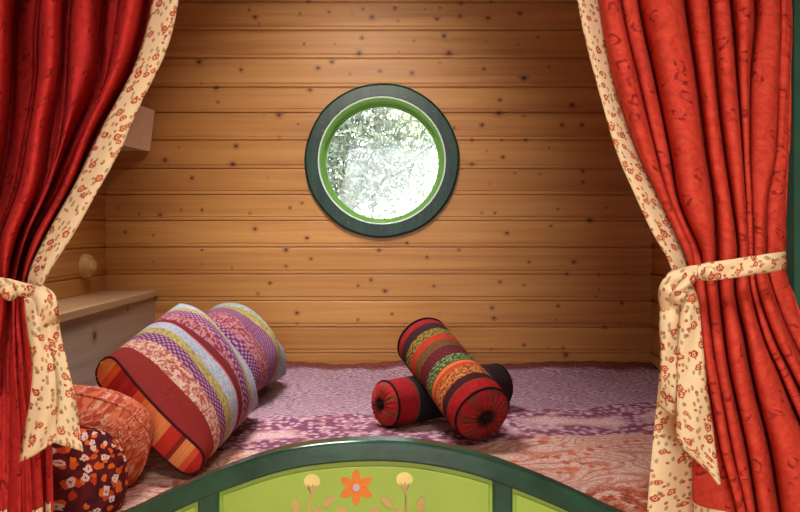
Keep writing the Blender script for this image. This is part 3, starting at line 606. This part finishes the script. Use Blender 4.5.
# ------------------------------------------------------------- curtains
CD = 1.15
def curtain(name, rowsv, ylist, border_out, label, mat, side, hem_y, depth=None, amps=None, ymin=-262, ymax=640):
    """rowsv[k] = px of valley k at each y of ylist (0 = seam with border)"""
    root = empty(name, (W(border_out(300), 300, CD)[0], CD, .4)); nk = len(rowsv)
    Y = list(np.linspace(ymin, ymax, 190)); per = 16; vs = []; us = []
    seam = []
    for y_ in Y:
        xs = [crom(ylist, rv, y_) for rv in rowsv]
        if side > 0:
            for k in range(1, nk): xs[k] = max(xs[k], xs[k-1]+.8)
        else:
            for k in range(1, nk): xs[k] = min(xs[k], xs[k-1]-.8)
        dz = [crom(ylist, dv, y_)*(1.5 if side > 0 else 3.0) for dv in depth]
        ul = 0
        row = []
        for k in range(nk-1):
            w = abs(xs[k+1]-xs[k])*CD/F; am = crom(ylist, amps[k], y_) if isinstance(amps[k], list) else amps[k]; fd = .048*min(1, max(0, am)) ; amp = min(.8*w, .034)*am; gp = min(2.4, abs(xs[k+1]-xs[k])*.13)*side
            for q in range(per+(1 if k == nk-2 else 0)):
                t = q/per
                tt = min(1, max(0, (q-1)/(per-2))) if per > 2 else t
                s = max(0, 1-abs(2*tt-1)**2.2)**.62
                x_ = lerp(xs[k]+gp, xs[k+1]-gp, .5-.5*math.cos(math.pi*tt)*1.0) if 0 < q < per else (xs[k] if q == 0 else xs[k+1])
                d = CD+lerp(dz[k], dz[k+1], t)*(1-s*min(1, max(0, am)))+fd*(1-s)-amp*s; d = min(d, CD+lerp(.4, .076, sm(330, 410, y_))); d = min(d, CD+lerp(.4, .034, sm(772, 788, x_)))+.0015*math.sin(y_*.05+k*2+q*.7)
                row.append((x_, d))
        # unfold length for uv
        L_ = 0; prev = None
        for x_, d in row:
            p = W(x_, y_, CD); p = (W(x_, y_, d)[0], d, p[2])
            if prev: L_ += math.hypot(p[0]-prev[0], p[1]-prev[1])
            prev = p; vs.append(p); us.append((L_, p[2]))
        seam.append((y_, row[0][0], row[0][1]))
    nc = len(row); NR = len(Y)
    fs = [(j*nc+i, j*nc+i+1, (j+1)*nc+i+1, (j+1)*nc+i) for j in range(NR-1) for i in range(nc-1)]
    obj('curtain_panel', vs, fs, mat, root, us, solid=.0025)
    bm_ = MB()
    def bf(u, v):
        j = v*(NR-1); i = min(int(j), NR-2); f_ = j-i; y_ = lerp(seam[i][0], seam[i+1][0], f_); xs_ = lerp(seam[i][1], seam[i+1][1], f_); d_ = lerp(seam[i][2], seam[i+1][2], f_)
        xo = border_out(y_); x_ = lerp(xs_+side*2, xo, u); p = W(x_, y_, CD); d_ = lerp(min(d_, CD+.02)-.003+(.05*sm(285, 330, y_) if side < 0 else 0), CD-.012+.006*math.sin(y_*.021), sm(0, 1, u))+(.06*u*sm(285, 330, y_) if side < 0 else 0)-.006*math.sin(math.pi*u)
        return (W(x_, y_, d_)[0], d_, p[2])
    wb = abs(border_out(0)-seam[0][1])*CD/F
    bm_.grid(9, 190, bf, lambda u, v: (u*.045+(.3 if side > 0 else 0), v*(ymax-ymin)*CD/F*1.06)); bm_.build('floral_border', cream, root, solid=.002)['label'] = 'cream floral border'
    # hem strip along the bottom of the panel
    hv = []; hu = []
    for j in range(8):
        for i in range(nc):
            x0_, d0 = row[i]; yy = hem_y(i/nc)+j*9
            jj = min(range(NR), key=lambda q: abs(Y[q]-yy)); v0 = vs[jj*nc+i]
            hv.append((v0[0], v0[1]-.0035, H-(yy-HOR)*CD/F)); hu.append((us[jj*nc+i][0], yy*CD/F))
    obj('floral_hem', hv, [(j*nc+i, j*nc+i+1, (j+1)*nc+i+1, (j+1)*nc+i) for j in range(7) for i in range(nc-1)], cream, root, hu)['label'] = 'cream floral hem'
    return tag(root, label, 'curtain')
YR = [-262, 0, 77, 154, 200, 250, 268, 292, 340, 368, 400, 450, 512, 640]
RV = [
 [560, 598, 612, 638, 660, 683, 690, 692, 692, 692, 692, 691, 690, 689],      # seam
 [585, 621, 638, 657, 670, 692, 694, 696, 701, 705, 711, 720, 737, 760],
 [603, 639, 655, 670, 678, 699, 702, 706, 712, 716, 722, 732, 746, 768],
 [655, 686, 697, 707, 714, 717, 717, 719, 724, 728, 735, 746, 756, 778],
 [682, 710, 716, 725, 732, 739, 737, 735, 745, 750, 757, 769, 779, 800],
 [700, 731, 738, 744, 747, 749, 749, 752, 765, 777, 790, 812, 835, 860],
 [725, 755, 750, 749, 751, 752, 753, 757, 774, 788, 804, 826, 850, 880],
 [760, 781, 779, 776, 767, 766, 767, 773, 791, 806, 822, 846, 870, 900],
 [775, 791, 791, 789, 787, 785, 785, 792, 811, 828, 846, 870, 895, 925]]
RD = [
 [0, 0, 0, 0, 0, 0, 0, .012, .015, .015, .015, .015, .015, .015],
 [.004]*7+[.02, .02, .02, .02, .02, .02, .02],
 [.022, .022, .022, .022, .03, .02, .0, -.012, -.014, -.014, -.014, -.014, -.012, -.01],
 [.024]*14, [.012, .012, .012, .014, .016, .018, .02, .02, .022, .022, .022, .022, .022, .022], [.028]*14, [.028]*14, [.012, .012, .014, .02, .02, .02, .02, .018, .018, .018, .018, .018, .018, .018], [.03]*14]
curtain('tied_curtain', RV, YR, lambda y: crom([-262, 0, 40, 100, 154, 200, 230, 268, 292, 368, 400, 450, 512, 640], [540, 577, 585, 601, 617, 637, 651, 671, 666, 660, 657, 652, 647, 640], y), 'bright red curtain with cream floral border tied back at the right of the bed', redR, 1, lambda u: 505+u*150, RD, [[1]*6+[.8, .3, .1, .05, .05, .05, .05, .05], [.45]*7+[1]*7, [1]*7+[.9]*7, 1, 1, 1, [.6, .5, .3, .3, .4, .6, .8, 1, 1, 1, 1, 1, 1, 1], .2])
YL = [-262, 0, 64, 128, 184, 240, 280, 310, 368, 430, 512, 640]
LV = [
 [185, 155, 138, 105, 78, 47, 30, 36, 44, 50, 52, 54],
 [176, 146, 130, 96, 73, 43, 27, 30, 38, 43, 46, 48],
 [148, 118, 107, 82, 60, 31, 21, 19, 24, 30, 34, 36],
 [133, 102, 97, 72, 50, 27, 17, 15, 18, 22, 24, 26],
 [96, 68, 65, 60, 46, 22, 13, 12, 8, 8, 6, 4],
 [93, 65, 62, 50, 41, 19, 10, 9, 3, 0, -6, -8],
 [65, 37, 35, 26, 16, -2, -3, -8, -14, -18, -24, -26],
 [42, 15, 13, 8, -2, -14, -13, -16, -22, -28, -36, -40],
 [0, -18, -20, -24, -26, -30, -28, -32, -40, -48, -58, -64],
 [-60]*12, [-110]*12]
LD = [[0]*12, [.030, .030, .030, .026, .020, .016, .014, .012, .01, .01, .01, .01], [.046]*7+[.02, .01, .008, .006, .006], [.05]*7+[.02, .01, .008, .006, .006], [.024]*12, [.03]*12, [.045]*7+[.025]*5, [.052]*7+[.03]*5, [.02]*12, [.025]*12, [.03]*12]
curtain('tied_curtain', LV, YL, lambda y: crom([-262, 0, 50, 100, 128, 150, 200, 235, 272, 300, 368, 512, 640], [216, 179, 167, 143, 130, 121, 93, 73, 49, 38, 38, 40, 42], y), 'deep crimson curtain with cream floral border tied back at the left of the bed', redL, -1, lambda u: 503+abs(u)*60, LD, [.15, [1]*7+[.6, .35, .25, .2, .2], .1, [.7]*6+[.5, .4, .25, .2, .2, .2], 0, [1]*7+[.7, .4, .3, .2, .2], .1, [1]*8+[.5]*4, 1, 1])

# tiebacks
TD = CD-.05
def strip(m, pairs, dep, curl=.006, nx=9, ny=40, uo=0.):
    """pairs: (Lx,Ly,Rx,Ry) edges of a ribbon in px; dep: depth at each pair"""
    k = len(pairs); T_ = list(range(k))
    vs = []; us = []; acc = 0; prev = None
    for j in range(ny):
        t = j/(ny-1)*(k-1); q = [crom(T_, [p[c] for p in pairs], t) if k > 2 else lerp(pairs[0][c], pairs[1][c], t) for c in range(4)]; dd = crom(T_, dep, t) if k > 2 else lerp(dep[0], dep[1], t)
        mid_ = ((q[0]+q[2])/2, (q[1]+q[3])/2); acc += (math.hypot(mid_[0]-prev[0], mid_[1]-prev[1]) if prev else 0); prev = mid_
        w = math.hypot(q[2]-q[0], q[3]-q[1])
        for i in range(nx):
            u = i/(nx-1); p = W(lerp(q[0], q[2], u), lerp(q[1], q[3], u), CD); d = dd-curl*math.sin(math.pi*u)+curl*.5*math.sin(2*math.pi*u+t*2)
            vs.append((W(lerp(q[0], q[2], u), 0, d)[0], d, p[2])); us.append(((u-.5)*w*CD/F+uo, acc*CD/F))
    m.add(vs, [(j*nx+i, j*nx+i+1, (j+1)*nx+i+1, (j+1)*nx+i) for j in range(ny-1) for i in range(nx-1)], us); return m
def blob(m, cx, cy, rx, ry, rz, d):
    m.grid(24, 16, lambda u, v: (lambda p: (p[0], d-rz*math.sin(math.pi*v)*math.sin(2*math.pi*u)*(1+.08*math.sin(9*u)), p[2]))(W(cx+rx*math.sin(math.pi*v)*math.cos(2*math.pi*u), cy+ry*math.cos(math.pi*v), CD)), lambda u, v: (u*.06, v*.03)); return m
tr_ = tag(empty('curtain_tieback', W(690, 272, TD)), 'cream floral tieback knotted round the bright red right curtain', 'curtain tieback')
strip(MB(), [(690, 267, 690, 275), (706, 261, 706, 278), (728, 258, 728, 276), (750, 255, 750, 273), (772, 252, 772, 270), (783, 251, 784, 268), (786, 252, 787, 267)], [TD-.002, TD-.012, TD-.014, TD-.014, TD-.008, TD+.02, TD+.09], .003).build('band', cream, tr_, solid=.002)
strip(MB(), [(697, 263, 697, 277), (684, 266, 686, 281), (670, 270, 680, 287), (661, 279, 675, 290), (659, 292, 675, 294), (662, 308, 678, 304)], [TD-.006, TD-.016, TD-.024, TD-.024, TD-.016, TD-.006], .007, uo=.1).build('bow_loop', cream, tr_, solid=.002)
blob(MB(), 691, 271, 6, 7, .014, TD-.014).build('knot', cream, tr_)
strip(MB(), [(693, 268, 696, 276), (684, 276, 690, 283), (676, 284, 686, 288), (670, 292, 684, 294), (672, 300, 684, 300)], [TD-.02, TD-.034, TD-.036, TD-.03, TD-.02], .006, uo=.7).build('bow_loop', cream, tr_, solid=.002)
strip(MB(), [(663, 290, 684, 286), (660, 315, 684, 310), (661, 345, 682, 340), (661, 372, 681, 380), (659, 400, 680, 412)], [TD-.004, TD-.012, TD-.008, TD-.002, TD+.015], .006, uo=.2).build('tail', cream, tr_, solid=.002)
strip(MB(), [(680, 286, 692, 282), (681, 305, 698, 300), (678, 340, 702, 335), (677, 375, 706, 375), (677, 405, 711, 410), (679, 430, 716, 445), (700, 450, 718.5, 462), (719, 469, 719.5, 470)], [TD-.014, TD-.022, TD-.02, TD-.018, TD-.016, TD-.014, TD-.012, TD-.01], .006, ny=70, uo=.3).build('tail', cream, tr_, solid=.002)
tl_ = tag(empty('curtain_tieback', W(32, 288, TD)), 'cream floral tieback knotted round the crimson left curtain', 'curtain tieback')
strip(MB(), [(-70, 262, -70, 278), (-40, 268, -40, 284), (-15, 273, -15, 288), (8, 276, 8, 291), (24, 280, 24, 294), (34, 282, 34, 295)], [TD+.03, TD, TD-.008, TD-.008, TD-.006, TD-.006], .003).build('band', cream, tl_, solid=.002)
blob(MB(), 31, 288, 7, 9, .014, TD-.012).build('knot', cream, tl_)
strip(MB(), [(26, 293, 34, 283), (34, 298, 44, 283), (38, 305, 55, 290), (36, 314, 58, 306), (32, 320, 57, 318)], [TD-.012, TD-.022, TD-.026, TD-.02, TD-.01], .006, uo=.4).build('bow_loop', cream, tl_, solid=.002)
strip(MB(), [(38, 300, 55, 300), (40, 330, 60, 326), (46, 360, 69, 362), (48, 385, 75, 390), (50, 410, 79, 415), (52, 430, 83.5, 441)], [TD-.010, TD-.006, TD-.004, TD-.004, TD-.004, TD-.004], .006, uo=.5).build('tail', cream, tl_, solid=.002)
strip(MB(), [(25, 294, 46, 294), (28, 325, 46, 325), (33, 355, 54, 355), (31, 385, 57, 385), (26, 418, 57, 412), (20, 449, 56, 430)], [TD-.016, TD-.018, TD-.018, TD-.016, TD-.014, TD-.012], .007, uo=.6).build('tail', cream, tl_, solid=.002)
MB().tube([(XL+.004, CD, 1.955), (XR-.004, CD, 1.955)], .012, 16).build('curtain_rod', plain('rod_green', c_(24, 74, 54), .4, .4))
tag(bpy.data.objects['curtain_rod'], 'green wooden rod from which both curtains hang, above the view', 'curtain rod')

# painted posts of the bed opening
postm = plain('post_green', lin(30, 78, 58), .6, .3, .15, 20)
for i, (a, b_) in enumerate(((XL+.002, XL+.07), (W(791, 0, 1.2)[0], W(791, 0, 1.2)[0]+.07))):
    p = MB().box(a, b_, 1.19, 1.237, 0, ZC-.002)
    o = p.build('trim_%d' % (i+1), postm, smooth=False, bevel=.008); o['kind'] = 'structure'

# ------------------------------------------------------------- light, world, camera
w = bpy.data.worlds.new('World'); SC.world = w; w.use_nodes = True; bg = w.node_tree.nodes['Background']
bg.inputs[0].default_value = (.93, .98, 1.0, 1); bg.inputs[1].default_value = 3.0
def area(name, loc, rot, sx, sy, e, col, spread=180):
    l = bpy.data.lights.new(name, 'AREA'); l.shape = 'RECTANGLE'; l.size = sx; l.size_y = sy; l.energy = e; l.color = col; l.spread = math.radians(spread)
    o = bpy.data.objects.new(name, l); COL.objects.link(o); o.location = loc; o.rotation_euler = rot; return o
area('door_fill', (-.05, -1.85, 1.35), (math.radians(90), 0, 0), 1.0, 1.3, 14, (.93, .96, 1))  # added fill lamp standing in the unseen doorway behind the camera
area('curtain_fill', (.08, .15, ZC-.03), (math.radians(0), 0, 0), .35, .35, 16, (1, .96, .90), 130)  # added overhead fill that brings out the curtain folds, not a known fixture
area('roof_light_alcove', (-.45, 2.0, ZC-.03), (math.radians(0), math.radians(-6), 0), .4, .4, 7.5, (.99, .96, .97), 90)
sl = bpy.data.lights.new('wall_fill_spot', 'SPOT'); sl.energy = 62; sl.spot_size = math.radians(64); sl.spot_blend = 1; sl.shadow_soft_size = .06; sl.color = (1, .92, .80)  # added unseen spot, brightens the middle of the back wall
slo = bpy.data.objects.new('wall_fill_spot', sl); COL.objects.link(slo); slo.location = (-.16, 1.45, ZC-.08)
slo.rotation_euler = (Vector((-.20, D, 1.36))-slo.location).to_track_quat('-Z', 'Y').to_euler()
sn = bpy.data.lights.new('sun', 'SUN'); sn.energy = 4.0; sn.angle = math.radians(3); sn.color = (1, .96, .88)
so = bpy.data.objects.new('sun', sn); COL.objects.link(so); so.rotation_euler = (math.radians(40), math.radians(15), 0)
cam = bpy.data.cameras.new('cam'); co = bpy.data.objects.new('camera', cam); COL.objects.link(co); SC.camera = co
co.location = (0, 0, H); co.rotation_euler = (math.radians(90), 0, 0)
cam.sensor_width = 36; cam.lens = F/800*36; cam.shift_y = -26/800; cam.clip_start = .05
SC.view_settings.view_transform = 'Standard'; SC.view_settings.look = 'None'; SC.view_settings.gamma = 1; SC.view_settings.use_curve_mapping = False
SC.view_settings.exposure = 0.12
